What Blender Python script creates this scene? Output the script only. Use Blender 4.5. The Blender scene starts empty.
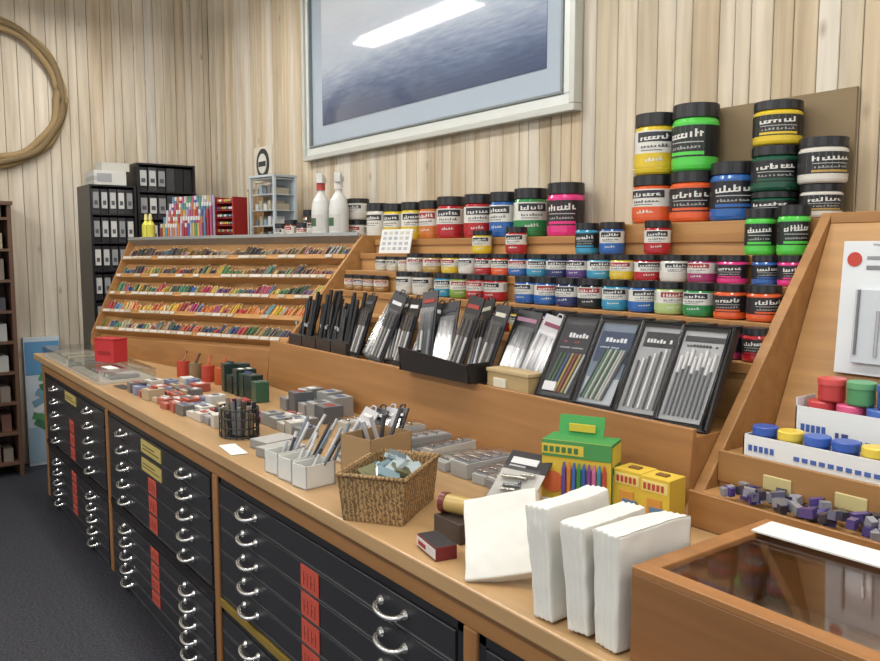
import bpy, math, random, bmesh
from mathutils import Vector, Matrix, Euler, noise
random.seed(7)
# ------------------------------------------------------------------ helpers
def lin(c):
    o=[]
    for v in c[:3]:
        v=max(0,v)/255.0
        o.append(v/12.92 if v<=0.04045 else ((v+0.055)/1.055)**2.4)
    return (o[0],o[1],o[2],1.0)
def newmat(name):
    m=bpy.data.materials.new(name);m.use_nodes=True
    nt=m.node_tree;b=nt.nodes['Principled BSDF']
    return m,nt,b
def attr(nt):
    a=nt.nodes.new('ShaderNodeAttribute');a.attribute_name='Col';return a
def mk_plain(name,rough,metal=0.0,coat=0.0,spec=0.5):
    m,nt,b=newmat(name);a=attr(nt);nt.links.new(a.outputs['Color'],b.inputs['Base Color'])
    b.inputs['Roughness'].default_value=rough;b.inputs['Metallic'].default_value=metal
    b.inputs['Coat Weight'].default_value=coat;b.inputs['Specular IOR Level'].default_value=spec
    return m
def mk_wood(name,scale,rough,lo,hi,bump=0.0,knots=False,pw=(1.18,1.45)):
    m,nt,b=newmat(name);a=attr(nt);N=nt.nodes;Lk=nt.links
    tc=N.new('ShaderNodeTexCoord');mp=N.new('ShaderNodeMapping');mp.inputs['Scale'].default_value=scale
    Lk.new(tc.outputs['Object'],mp.inputs['Vector'])
    n=N.new('ShaderNodeTexNoise');n.inputs['Scale'].default_value=1.0;n.inputs['Detail'].default_value=6;n.inputs['Distortion'].default_value=0.35
    Lk.new(mp.outputs['Vector'],n.inputs['Vector'])
    r=N.new('ShaderNodeMapRange');r.inputs['From Min'].default_value=0.3;r.inputs['From Max'].default_value=0.7
    r.inputs['To Min'].default_value=lo;r.inputs['To Max'].default_value=hi
    Lk.new(n.outputs['Fac'],r.inputs['Value'])
    mx=N.new('ShaderNodeMix');mx.data_type='RGBA';mx.blend_type='MULTIPLY';mx.inputs[0].default_value=1.0
    Lk.new(a.outputs['Color'],mx.inputs[6])
    cb=N.new('ShaderNodeCombineColor')
    Lk.new(r.outputs['Result'],cb.inputs[0])
    p2=N.new('ShaderNodeMath');p2.operation='POWER';p2.inputs[1].default_value=pw[0];Lk.new(r.outputs['Result'],p2.inputs[0]);Lk.new(p2.outputs[0],cb.inputs[1])
    p3=N.new('ShaderNodeMath');p3.operation='POWER';p3.inputs[1].default_value=pw[1];Lk.new(r.outputs['Result'],p3.inputs[0]);Lk.new(p3.outputs[0],cb.inputs[2])
    Lk.new(cb.outputs[0],mx.inputs[7])
    out=mx.outputs[2]
    if knots:
        mp3=N.new('ShaderNodeMapping');mp3.inputs['Scale'].default_value=(7,7,0.9);Lk.new(tc.outputs['Object'],mp3.inputs['Vector'])
        n3=N.new('ShaderNodeTexNoise');n3.inputs['Scale'].default_value=1.0;n3.inputs['Detail'].default_value=4;Lk.new(mp3.outputs['Vector'],n3.inputs['Vector'])
        r3=N.new('ShaderNodeMapRange');r3.inputs['From Min'].default_value=0.48;r3.inputs['From Max'].default_value=0.72;r3.inputs['To Max'].default_value=0.5;Lk.new(n3.outputs['Fac'],r3.inputs['Value'])
        m3=N.new('ShaderNodeMix');m3.data_type='RGBA';m3.inputs[7].default_value=lin((214,207,194));Lk.new(r3.outputs['Result'],m3.inputs[0]);Lk.new(out,m3.inputs[6])
        out=m3.outputs[2]
        mp2=N.new('ShaderNodeMapping');mp2.inputs['Scale'].default_value=(9,9,4.5);Lk.new(tc.outputs['Object'],mp2.inputs['Vector'])
        v=N.new('ShaderNodeTexVoronoi');v.inputs['Scale'].default_value=0.6;Lk.new(mp2.outputs['Vector'],v.inputs['Vector'])
        r2=N.new('ShaderNodeMapRange');r2.inputs['From Min'].default_value=0.02;r2.inputs['From Max'].default_value=0.10;r2.inputs['To Min'].default_value=0.4;Lk.new(v.outputs['Distance'],r2.inputs['Value'])
        m2=N.new('ShaderNodeMix');m2.data_type='RGBA';m2.inputs[6].default_value=lin((132,108,84));Lk.new(r2.outputs['Result'],m2.inputs[0]);Lk.new(out,m2.inputs[7])
        out=m2.outputs[2]
    Lk.new(out,b.inputs['Base Color']);b.inputs['Roughness'].default_value=rough
    if bump:
        bp=N.new('ShaderNodeBump');bp.inputs['Strength'].default_value=bump;bp.inputs['Distance'].default_value=0.004
        Lk.new(n.outputs['Fac'],bp.inputs['Height']);Lk.new(bp.outputs['Normal'],b.inputs['Normal'])
    return m
MAT={}
MAT['plastic']=mk_plain('plastic',0.35)
MAT['matte']=mk_plain('matte',0.8)
MAT['gloss']=mk_plain('gloss',0.15,coat=0.3)
MAT['metal']=mk_plain('metal',0.22,metal=0.95)
MAT['satin']=mk_plain('satin_metal',0.4,metal=0.6)
MAT['silver']=mk_plain('silver_paint',0.35,metal=0.15)
MAT['wood']=mk_wood('honey_wood',(1.5,26,26),0.5,0.78,1.06,pw=(1.12,1.3))
MAT['woodv']=mk_wood('honey_wood_vertical',(26,26,1.8),0.5,0.78,1.06,pw=(1.12,1.3))
MAT['top']=mk_wood('worn_counter_top',(1.2,18,18),0.3,0.84,1.06,pw=(1.1,1.25))
MAT['plank']=mk_wood('pine_board',(26,26,1.5),0.7,0.74,1.08,bump=0.2,knots=True,pw=(1.06,1.16))
def mk_clear(name,fac,tint,rough):
    m,nt,b=newmat(name);N=nt.nodes;N.remove(b)
    t=N.new('ShaderNodeBsdfTransparent');t.inputs[0].default_value=tint
    g=N.new('ShaderNodeBsdfGlossy');g.inputs['Roughness'].default_value=rough
    lw=N.new('ShaderNodeLayerWeight');lw.inputs[0].default_value=0.5
    pw=N.new('ShaderNodeMath');pw.operation='POWER';pw.inputs[1].default_value=4;nt.links.new(lw.outputs['Facing'],pw.inputs[0])
    ad=N.new('ShaderNodeMath');ad.operation='MULTIPLY_ADD';ad.inputs[1].default_value=0.45;ad.inputs[2].default_value=fac;nt.links.new(pw.outputs[0],ad.inputs[0])
    mx=N.new('ShaderNodeMixShader');nt.links.new(ad.outputs[0],mx.inputs[0]);nt.links.new(t.outputs[0],mx.inputs[1]);nt.links.new(g.outputs[0],mx.inputs[2])
    nt.links.new(mx.outputs[0],N['Material Output'].inputs[0]);return m
MAT['clear']=mk_clear('clear_acrylic',0.035,(0.95,0.96,0.96,1),0.04)
MAT['film']=mk_clear('clear_film',0.06,(0.96,0.96,0.96,1),0.15)
m,nt,b=newmat('dark_carpet');N=nt.nodes
tc=N.new('ShaderNodeTexCoord');n=N.new('ShaderNodeTexNoise');n.inputs['Scale'].default_value=90;n.inputs['Detail'].default_value=3
nt.links.new(tc.outputs['Object'],n.inputs['Vector'])
cr=N.new('ShaderNodeValToRGB');cr.color_ramp.elements[0].position=0.4;cr.color_ramp.elements[0].color=lin((18,18,24))
cr.color_ramp.elements[1].position=0.75;cr.color_ramp.elements[1].color=lin((66,68,78))
nt.links.new(n.outputs['Fac'],cr.inputs[0]);nt.links.new(cr.outputs[0],b.inputs['Base Color']);b.inputs['Roughness'].default_value=0.6
MAT['floor']=m
m,nt,b=newmat('seascape_print');N=nt.nodes;Lk=nt.links
tc=N.new('ShaderNodeTexCoord');sp=N.new('ShaderNodeSeparateXYZ');Lk.new(tc.outputs['Generated'],sp.inputs[0])
mp=N.new('ShaderNodeMapping');mp.inputs['Scale'].default_value=(9,1,26);Lk.new(tc.outputs['Generated'],mp.inputs[0])
n=N.new('ShaderNodeTexNoise');n.inputs['Scale'].default_value=1.6;n.inputs['Detail'].default_value=7;Lk.new(mp.outputs[0],n.inputs['Vector'])
n2=N.new('ShaderNodeTexNoise');n2.inputs['Scale'].default_value=2.2;n2.inputs['Detail'].default_value=3;Lk.new(tc.outputs['Generated'],n2.inputs['Vector'])
ma=N.new('ShaderNodeMath');ma.operation='MULTIPLY_ADD';ma.inputs[1].default_value=0.22;Lk.new(n.outputs['Fac'],ma.inputs[0]);Lk.new(sp.outputs[2],ma.inputs[2])
mb=N.new('ShaderNodeMath');mb.operation='MULTIPLY_ADD';mb.inputs[1].default_value=0.18;Lk.new(n2.outputs['Fac'],mb.inputs[0]);Lk.new(ma.outputs[0],mb.inputs[2])
cr=N.new('ShaderNodeValToRGB');e=cr.color_ramp.elements
e[0].position=0.12;e[0].color=lin((72,82,106));e[1].position=1.0;e[1].color=lin((206,212,220))
for p_,c_ in ((0.28,(80,92,118)),(0.40,(102,116,142)),(0.52,(142,154,176)),(0.64,(178,188,202))):
    q=e.new(p_);q.color=lin(c_)
Lk.new(mb.outputs[0],cr.inputs[0]);Lk.new(cr.outputs[0],b.inputs['Base Color']);b.inputs['Roughness'].default_value=0.06
b.inputs['Coat Weight'].default_value=1.0;b.inputs['Coat Roughness'].default_value=0.02
MAT['sea']=m
m,nt,b=newmat('tube_glow');b.inputs['Emission Color'].default_value=(1,0.98,0.94,1);b.inputs['Emission Strength'].default_value=24;MAT['glow']=m
m,nt,b=newmat('woven_cane');N=nt.nodes;Lk=nt.links
tc=N.new('ShaderNodeTexCoord');w=N.new('ShaderNodeTexWave');w.inputs['Scale'].default_value=34;w.inputs['Distortion'].default_value=7;w.inputs['Detail'].default_value=3;w.inputs['Detail Scale'].default_value=4
Lk.new(tc.outputs['Object'],w.inputs['Vector']);cr=N.new('ShaderNodeValToRGB');cr.color_ramp.elements[0].color=lin((96,72,44));cr.color_ramp.elements[1].color=lin((170,138,92))
Lk.new(w.outputs['Fac'],cr.inputs[0]);Lk.new(cr.outputs[0],b.inputs['Base Color']);b.inputs['Roughness'].default_value=0.8
bp=N.new('ShaderNodeBump');bp.inputs['Strength'].default_value=0.5;bp.inputs['Distance'].default_value=0.003;Lk.new(w.outputs['Fac'],bp.inputs['Height']);Lk.new(bp.outputs[0],b.inputs['Normal'])
MAT['cane']=m

class MB:
    def __init__(s): s.v=[];s.f=[];s.c=[];s.m=[];s.sm=[];s.mats=[];s.M=Matrix.Identity(4);s.weld=False
    def mi(s,n):
        if n not in s.mats: s.mats.append(n)
        return s.mats.index(n)
    def add(s,vs,fs,col,mat='matte',sm=False,cols=None):
        o=len(s.v);s.v+=[s.M@Vector(p) for p in vs];i=s.mi(mat)
        for k,f in enumerate(fs):
            s.f.append([o+a for a in f]);s.c.append(lin(cols[k] if cols else col));s.m.append(i);s.sm.append(sm)
    def box(s,c,d,col,mat='matte',rot=None,fc=None):
        hx,hy,hz=d[0]/2,d[1]/2,d[2]/2
        vs=[Vector((x*hx,y*hy,z*hz)) for x in(-1,1) for y in(-1,1) for z in(-1,1)]
        if rot: 
            R=Euler(rot).to_matrix();vs=[R@p for p in vs]
        vs=[p+Vector(c) for p in vs]
        fs=[(0,1,3,2),(4,6,7,5),(0,4,5,1),(2,3,7,6),(0,2,6,4),(1,5,7,3)]
        cols=[col]*6
        if fc:
            names=['-x','+x','-y','+y','-z','+z'];cols=[fc.get(n,col) for n in names]
        s.add(vs,fs,col,mat,False,cols)
    def bb(s,x0,x1,y0,y1,z0,z1,col,mat='matte',fc=None):
        s.box(((x0+x1)/2,(y0+y1)/2,(z0+z1)/2),(abs(x1-x0),abs(y1-y0),abs(z1-z0)),col,mat,None,fc)
    def lathe(s,c,prof,cols,mat='plastic',seg=24,colf=None,axis=None):
        R=axis or Matrix.Identity(3)
        vs=[]
        for r,z in prof:
            for k in range(seg):
                a=2*math.pi*k/seg;vs.append(R@Vector((r*math.cos(a),r*math.sin(a),z))+Vector(c))
        for j in range(len(prof)-1):
            fs=[];cc=[]
            for k in range(seg):
                k2=(k+1)%seg;fs.append((k,k2,seg+k2,seg+k));cc.append(colf(j,k) if colf and colf(j,k) else cols[j])
            s.add(vs[j*seg:(j+2)*seg],fs,cols[j],mat,True,cc)
        s.add(vs[:seg],[tuple(range(seg))[::-1]],cols[0],mat)
        s.add(vs[-seg:],[tuple(range(seg))],cols[-1],mat)
    def patch(s,r,a0,a1,z0,z1,col,mat='plastic'):
        n=max(1,int(math.ceil(abs(a1-a0)/15)));vs=[]
        for i in range(n+1):
            a=math.radians(a0+(a1-a0)*i/n);vs+=[(r*math.cos(a),r*math.sin(a),z0),(r*math.cos(a),r*math.sin(a),z1)]
        s.add(vs,[(2*i,2*i+2,2*i+3,2*i+1) for i in range(n)],col,mat,True)
    def cyl(s,c,r,h,col,mat='plastic',seg=16,axis=None,r2=None):
        s.lathe(c,[(r,0),(r if r2 is None else r2,h)],[col],mat,seg,None,axis)
    def rod(s,p,q,r,col,mat='plastic',seg=6,r2=None):
        p=Vector(p);q=Vector(q);d=q-p;ax=d.to_track_quat('Z','Y').to_matrix()
        s.cyl(p,r,d.length,col,mat,seg,ax,r2)
    def tube(s,pts,r,col,mat='metal',seg=8,closed=False):
        pts=[Vector(p) for p in pts];n=len(pts);rings=[]
        for i,p in enumerate(pts):
            a=pts[(i-1)%n] if (closed or i>0) else p;b=pts[(i+1)%n] if (closed or i<n-1) else p
            q=(b-a).to_track_quat('Z','Y').to_matrix()
            rings.append([p+q@Vector((r*math.cos(2*math.pi*k/seg),r*math.sin(2*math.pi*k/seg),0)) for k in range(seg)])
        vs=[v for rr in rings for v in rr];fs=[]
        for i in range(n if closed else n-1):
            j=(i+1)%n
            for k in range(seg):
                k2=(k+1)%seg;fs.append((i*seg+k,i*seg+k2,j*seg+k2,j*seg+k))
        s.add(vs,fs,col,mat,True)
        if not closed:
            s.add(rings[0],[tuple(range(seg))[::-1]],col,mat);s.add(rings[-1],[tuple(range(seg))],col,mat)
    def prism(s,poly,x0,x1,col,mat='wood'):
        n=len(poly);vs=[(x0,y,z) for y,z in poly]+[(x1,y,z) for y,z in poly]
        fs=[tuple(range(n)),tuple(range(n,2*n))[::-1]]+[(i,n+i,n+(i+1)%n,(i+1)%n) for i in range(n)]
        s.add(vs,fs,col,mat)
    def hexa(s,A,B,col,mat='wood'):
        n=len(A);vs=list(A)+list(B)
        fs=[tuple(range(n)),tuple(range(n,2*n))[::-1]]+[(i,n+i,n+(i+1)%n,(i+1)%n) for i in range(n)]
        s.add(vs,fs,col,mat)
    def soft(s,c,d,r,col,amp=0.004,n=14,seed=0,taper=0.0,fold=0.0):
        h=[v/2 for v in d]
        g=[-math.cos(math.pi*i/n) for i in range(n+1)]
        for ax in range(3):
            for sg in(-1,1):
                vs=[];u,v=(ax+1)%3,(ax+2)%3
                for i in range(n+1):
                    for j in range(n+1):
                        p=[0,0,0];p[ax]=sg*h[ax];p[u]=g[i]*h[u];p[v]=g[j]*h[v]
                        core=Vector([max(-(h[k]-r),min(h[k]-r,p[k])) for k in range(3)])
                        off=Vector(p)-core
                        if off.length>1e-6: off=off.normalized()*r
                        q=core+off
                        nz=noise.noise_vector(Vector((q.x*7+seed,q.y*7,q.z*7)))*amp+noise.noise_vector(Vector((q.x*40,q.y*40+seed,q.z*40)))*amp*0.3
                        k=1+taper*(q.z/h[2])
                        # sheet edges show as fine ripples on the narrow sides
                        rp=fold*math.sin(q.x*520) if (ax!=0) else 0
                        q=Vector((q.x*k,q.y+(rp if ax==1 else 0),q.z+(rp if ax==2 else 0)))
                        vs.append(q+nz+Vector(c))
                fs=[(i*(n+1)+j,(i+1)*(n+1)+j,(i+1)*(n+1)+j+1,i*(n+1)+j+1) for i in range(n) for j in range(n)]
                s.add(vs,fs,col,'matte',True)
        s.weld=True
    def build(s,name,bevel=0,seg=2,parent=None):
        me=bpy.data.meshes.new(name)
        c=sum(s.v,Vector())/len(s.v);zmin=min(v.z for v in s.v);c.z=zmin
        if name.startswith(('wall','floor','ceil')): c=Vector()
        me.from_pydata([tuple(v-c) for v in s.v],[],s.f)
        for n in s.mats: me.materials.append(MAT[n])
        me.polygons.foreach_set('material_index',s.m);me.polygons.foreach_set('use_smooth',s.sm)
        at=me.color_attributes.new('Col','FLOAT_COLOR','CORNER');arr=[]
        for p,cc in zip(me.polygons,s.c): arr+=list(cc)*p.loop_total
        at.data.foreach_set('color',arr)
        me.update()
        bm=bmesh.new();bm.from_mesh(me)
        if s.weld: bmesh.ops.remove_doubles(bm,verts=bm.verts,dist=0.0002)
        bmesh.ops.recalc_face_normals(bm,faces=bm.faces);bm.to_mesh(me);bm.free()
        o=bpy.data.objects.new(name,me);o.location=c;bpy.context.collection.objects.link(o)
        if bevel:
            md=o.modifiers.new('bevel','BEVEL');md.width=bevel;md.segments=seg;md.limit_method='ANGLE';md.angle_limit=math.radians(40)
        if parent: o.parent=parent;o.matrix_parent_inverse=Matrix.Translation(parent.location).inverted()
        return o
def T(x,y,z,rz=0,rx=0,ry=0): return Matrix.Translation((x,y,z))@Euler((rx,ry,rz)).to_matrix().to_4x4()
W=2.45;XE=-6.43;ZC=3.62
# ------------------------------------------------------------------ room
def plankcol(k=0):
    t=random.uniform(-1,1);r=random.random()
    if r<0.55: c=(194+9*t,180+9*t,156+10*t)
    elif r<0.8: c=(184+8*t,166+8*t,138+8*t)
    else: c=(202+6*t,193+6*t,177+6*t)
    return c
b=MB();x=XE
while x<1.6:
    w=random.choice([0.06,0.07,0.08,0.095,0.11])
    b.bb(x+0.0015,x+w-0.0015,W,W+0.03,0,ZC,plankcol(),'plank');x+=w
b.bb(XE-0.05,1.7,W+0.012,W+0.1,0,ZC,(90,74,56),'matte')
b.build('wall_back',0.0025,1)
b=MB();y=-2.2
while y<W:
    w=min(random.choice([0.06,0.07,0.08,0.095,0.11]),W-y);c=plankcol()
    b.bb(XE-0.03,XE,y+0.0015,y+w-0.0015,0,ZC,(c[0]+2,c[1]+4,c[2]+8),'plank');y+=w
b.bb(XE-0.1,XE-0.012,-2.2,W+0.1,0,ZC,(90,74,56),'matte')
b.build('wall_left',0.0025,1)
b=MB();b.bb(XE-0.1,3,-4,W+0.1,-0.1,0,(30,30,40),'floor');b.build('floor')
b=MB();b.bb(XE-0.1,3,-4,W+0.1,ZC,ZC+0.1,(232,230,224),'matte');b.build('ceiling')
ZF=3.33
def fixture(x,y,power,L=1.45):
    b=MB();b.bb(x-L/2-0.03,x+L/2+0.03,y-0.04,y+0.04,ZF-0.03,ZF,(235,235,232),'plastic')
    for s in(-1,1):
        b.bb(x+s*(L/2+0.01)-0.012,x+s*(L/2+0.01)+0.012,y-0.04,y+0.04,ZF-0.075,ZF-0.03,(230,230,230),'plastic')
        b.rod((x+s*L*0.3,y,ZF),(x+s*L*0.3,y,ZC),0.005,(220,220,220),'metal',8)
    b.rod((x-L/2,y,ZF-0.055),(x+L/2,y,ZF-0.055),0.019,(255,255,255),'glow',12)
    b.build('ceiling_light_fixture')
    l=bpy.data.lights.new('tube_light','AREA');l.shape='RECTANGLE';l.size=L;l.size_y=0.2;l.energy=power;l.color=(1.0,0.975,0.93)
    o=bpy.data.objects.new('tube_light',l);o.location=(x,y,ZF-0.09);bpy.context.collection.objects.link(o)
for x,y,pw in ((-5.15,1.3,23),(-3.1,1.1,23),(-0.9,1.1,25),(1.0,1.1,21),(-5.1,-1.2,36),(-2.9,-1.2,38),(-0.6,-1.2,38)): fixture(x,y,pw)
wd=bpy.data.worlds.new('world');bpy.context.scene.world=wd;wd.use_nodes=True
wd.node_tree.nodes['Background'].inputs[0].default_value=(0.96,0.98,1.0,1);wd.node_tree.nodes['Background'].inputs[1].default_value=0.85
# ------------------------------------------------------------------ framed seascape
b=MB();fx0,fx1,fz0,fz1=-4.72,-2.34,2.12,3.24
def ring4(b,x0,x1,z0,z1,t,y0,y1,col,mat,top=None):
    b.bb(x0,x1,y0,y1,z0,z0+t,col,mat);b.bb(x0,x1,y0,y1,z1-t,z1,col,mat)
    b.bb(x0,x0+t,y0,y1,z0+t,z1-t,col,mat);b.bb(x1-t,x1,y0,y1,z0+t,z1-t,col,mat)
ring4(b,fx0,fx1,fz0,fz1,0.03,W-0.05,W-0.002,(186,188,180),'silver')
ring4(b,fx0+0.03,fx1-0.03,fz0+0.03,fz1-0.03,0.045,W-0.035,W-0.002,(208,211,206),'silver')
ring4(b,fx0+0.075,fx1-0.075,fz0+0.075,fz1-0.075,0.014,W-0.042,W-0.002,(120,128,128),'silver')
b.bb(fx0+0.05,fx1-0.05,W-0.018,W-0.004,fz0+0.05,fz1-0.05,(166,178,190),'gloss')
o1=b.build('framed_seascape_picture',0.004)
b=MB();b.bb(-4.50,-2.53,W-0.021,W-0.0185,2.32,3.1,(90,100,120),'sea');b.build('print',parent=o1)
b=MB()
for k,(dr,dx,cc) in enumerate(((0.465,0.029,(132,114,78)),(0.498,0.034,(150,128,88)),(0.485,0.056,(112,94,64)),(0.452,0.045,(140,118,82)))):
    pts=[]
    for i in range(64):
        a=2*math.pi*i/64;rr=dr+0.006*math.sin(a*9+k*1.7);pts.append((XE+dx+0.003*math.cos(a*9+k*1.7),0.855+rr*math.cos(a),2.645+rr*math.sin(a)))
    b.tube(pts,0.025,cc,'matte',8,True)
b.build('cane_ring_wreath')
# ------------------------------------------------------------------ counter with flat-file cabinets
bounds=[-5.50,-4.0,-2.6,-1.21,0.19,1.3]
YF=0.975
b=MB()
b.bb(-5.66,1.35,0.945,W-0.002,0.862,0.90,(178,144,102),'top')
b.bb(-5.56,1.32,YF-0.005,YF+0.03,0.80,0.862,(150,106,62),'wood')
for x in bounds: b.bb(x-0.022,x+0.022,YF-0.006,W-0.01,0,0.80,(150,104,60),'woodv')
b.bb(-5.50,1.3,YF+0.06,YF+0.08,0,0.04,(25,22,20),'matte')
counter=b.build('shop_counter',0.004)
def pull(b,x,y,z,w=0.1):
    pts=[]
    for i in range(11):
        a=math.pi*i/10;pts.append((x-w/2*math.cos(a),y-0.004-0.028*math.sin(a)**0.6,z-0.01*math.sin(a)))
    b.tube(pts,0.0065,(235,235,232),'metal',8)
    for s in(-1,1): b.lathe((x+s*w/2,y-0.001,z),[(0.013,0),(0.010,0.006)],[(225,225,222)],'metal',10,None,Matrix.Rotation(math.pi/2,3,'X'))
def flatfile(x0,x1,z0,z1,name,tags,plate=()):
    b=MB();BK=(32,32,35)
    b.bb(x0,x1,YF+0.012,W-0.35,z0,z1,BK,'plastic')
    for s in(x0,x1-0.022): b.bb(s,s+0.022,YF,YF+0.02,z0,z1,(28,28,31),'plastic')
    b.bb(x0,x1,YF,YF+0.02,z1-0.02,z1,(28,28,31),'plastic');b.bb(x0,x1,YF,YF+0.02,z0,z0+0.012,(28,28,31),'plastic')
    n=5;h=(z1-z0-0.032)/n;xc=(x0+x1)/2
    for i in range(n):
        zz=z0+0.012+h*i
        b.bb(x0+0.026,x1-0.026,YF-0.004,YF+0.014,zz+0.003,zz+h-0.003,(40,40,44),'plastic')
        b.bb(x0+0.026,x1-0.026,YF-0.008,YF-0.002,zz+0.003,zz+0.009,(56,56,60),'plastic')
        for s in(-0.41,0.41): pull(b,xc+s,YF-0.004,zz+h*0.5)
        if (n-1-i) in tags:
            b.bb(xc-0.052,xc+0.052,YF-0.0075,YF-0.0045,zz+0.002,zz+h-0.003,(180,70,52),'matte')
            for k in range(4):
                xx=xc-0.034+k*0.021;b.bb(xx,xx+0.003,YF-0.0085,YF-0.007,zz+0.02,zz+h-0.02,(110,36,30),'matte')
                if k%2==0:b.bb(xx,xx+0.012,YF-0.0085,YF-0.007,zz+0.036,zz+0.039,(110,36,30),'matte')
        if (n-1-i) in plate:
            b.bb(xc-0.13,xc+0.13,YF-0.009,YF-0.0045,zz+0.012,zz+h-0.012,(190,170,100),'plastic')
            b.bb(xc-0.11,xc+0.11,YF-0.0095,YF-0.0085,zz+0.028,zz+0.033,(90,70,30),'matte')
            b.bb(xc-0.11,xc+0.05,YF-0.0095,YF-0.0085,zz+0.042,zz+0.047,(90,70,30),'matte')
    b.build(name,0.0015,1)
for i in range(5):
    x0,x1=bounds[i]+0.024,bounds[i+1]-0.024
    flatfile(x0,x1,0.375,0.798,'flat_file_cabinet',{0:(2,3,4),1:(2,3,4),2:(1,2,3,4)}.get(i,(1,3)),{0:(0,),1:(0,1)}.get(i,()))
    flatfile(x0,x1,0.0,0.345,'flat_file_cabinet',{0:(0,1,2,3),1:(0,1,2,3)}.get(i,(1,2,3)))
    b=MB();b.bb(x0,x1,YF-0.006,YF+0.1,0.346,0.374,(176,146,66) if i==2 else (40,38,38),'satin');b.build('divider_strip',0.002,parent=counter)
# ------------------------------------------------------------------ stepped display
XP=-1.17;XD=-3.62
steps=[(1.90,1.26),(1.99,1.36),(2.08,1.455),(2.17,1.54),(2.26,1.61)]
b=MB()
b.prism([(1.63,0.901),(1.65,1.12),(1.665,1.12),(1.665,1.10),(1.90,1.10),(1.90,0.901)],XD,XP-0.016,(158,112,64))
poly=[(1.90,0.901)]
for i,(y,z) in enumerate(steps):
    if i: poly.append((y,poly[-1][1]))
    poly.append((y,z))
poly+=[(W-0.003,1.61),(W-0.003,0.901)]
b.prism(poly,XD,XP-0.016,(180,138,88))
for y,z in steps: b.bb(XD,XP-0.016,y-0.008,y+0.004,z-0.028,z+0.002,(166,120,70),'wood')
b.bb(-2.18,XP-0.016,2.262,W-0.003,1.611,1.65,(172,128,78),'wood')
b.build('stepped_display_shelf',0.002,1)
b=MB()
b.prism([(1.60,0.901),(2.20,1.66),(W-0.003,1.66),(W-0.003,0.901)],XP-0.015,XP+0.015,(158,114,66))
b.build('display_side_panel',0.003)
# ------------------------------------------------------------------ pencil organiser
fb,ft=Vector((-5.55,1.33,1.0)),Vector((-5.55,1.575,1.595))
nb,ntp=Vector((-3.66,1.775,1.06)),Vector((-3.66,2.22,1.605))
def P(a,s): return (fb.lerp(ft,s)).lerp(nb.lerp(ntp,s),a)
nrm=(nb-fb).cross(ntp-fb).normalized()
if nrm.y>0: nrm=-nrm
b=MB()
b.hexa([fb,ft,Vector((-5.55,2.0,1.595)),Vector((-5.55,2.0,0.901)),Vector((-5.55,1.31,0.901))],[nb,ntp,Vector((-3.66,W-0.003,1.605)),Vector((-3.66,W-0.003,0.901)),Vector((-3.66,1.72,0.901))],(176,130,78))
b.hexa([(-5.55,1.29,0.901),(-5.55,1.305,1.0),(-5.55,1.36,1.0),(-5.55,1.36,0.901)],[(-3.63,1.63,0.901),(-3.63,1.65,1.07),(-3.63,1.74,1.07),(-3.63,1.76,0.901)],(156,110,62))
for xo,A,Bp,c in ((-5.565,fb,ft,(164,118,68)),(-3.645,nb,ntp,(166,122,72))):
    q=[(A.y-0.06,0.901),(A.y-0.05,A.z+0.02),(Bp.y-0.03,Bp.z+0.03),(Bp.y+0.2,Bp.z+0.03),(Bp.y+0.2,0.901)]
    b.prism(q,xo-0.012,xo+0.012,c)
rows=[0.02,0.21,0.40,0.59,0.78]
for s in rows:
    A=P(0,s);B=P(1,s);up0=(P(0,s+0.04)-A);up1=P(1,s+0.04)-B
    b.hexa([A,A+nrm*0.05,A+nrm*0.055+up0*0.9,A+nrm*0.047+up0*0.9,A+nrm*0.042+up0*0.35,A+up0*0.35],[B,B+nrm*0.05,B+nrm*0.055+up1*0.9,B+nrm*0.047+up1*0.9,B+nrm*0.042+up1*0.35,B+up1*0.35],(182,134,80))
    t=0.01
    while t<0.96:
        w=random.uniform(0.02,0.05)
        if random.random()<0.72:
            a0=A.lerp(B,t);a1=A.lerp(B,t+w);u0=up0*0.72
            b.hexa([a0+nrm*0.0555+u0*0.1,a0+nrm*0.0565+u0*0.1,a0+nrm*0.0565+u0,a0+nrm*0.0555+u0],[a1+nrm*0.0555+u0*0.1,a1+nrm*0.0565+u0*0.1,a1+nrm*0.0565+u0,a1+nrm*0.0555+u0],random.choice([(190,184,172),(176,166,146),(198,192,182)]),'matte')
        t+=w+0.004
A=P(0,0.985);B=P(1,0.985)
b.hexa([A,A+nrm*0.06,A+nrm*0.06+Vector((0,0,.018)),A+Vector((0,.03,.018))],[B,B+nrm*0.06,B+nrm*0.06+Vector((0,0,.018)),B+Vector((0,.03,.018))],(170,172,170),'satin')
b.build('pencil_organiser_rack',0.0015,1)
pal=[[(56,44,40),(84,60,48),(40,48,56),(106,78,54),(60,74,84),(130,118,104),(30,30,34)],
[(150,60,44),(100,60,44),(60,96,60),(44,66,96),(160,136,64),(86,116,84),(46,46,54)],
[(44,90,60),(60,116,84),(156,60,74),(60,84,130),(170,146,64),(34,56,48),(96,60,96)],
[(190,150,46),(186,104,46),(160,52,50),(144,60,100),(190,164,110),(90,130,154),(190,126,64)],
[(160,52,44),(180,86,46),(170,160,124),(90,90,90),(60,110,68),(140,112,78),(44,58,90)]]
b=MB()
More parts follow.
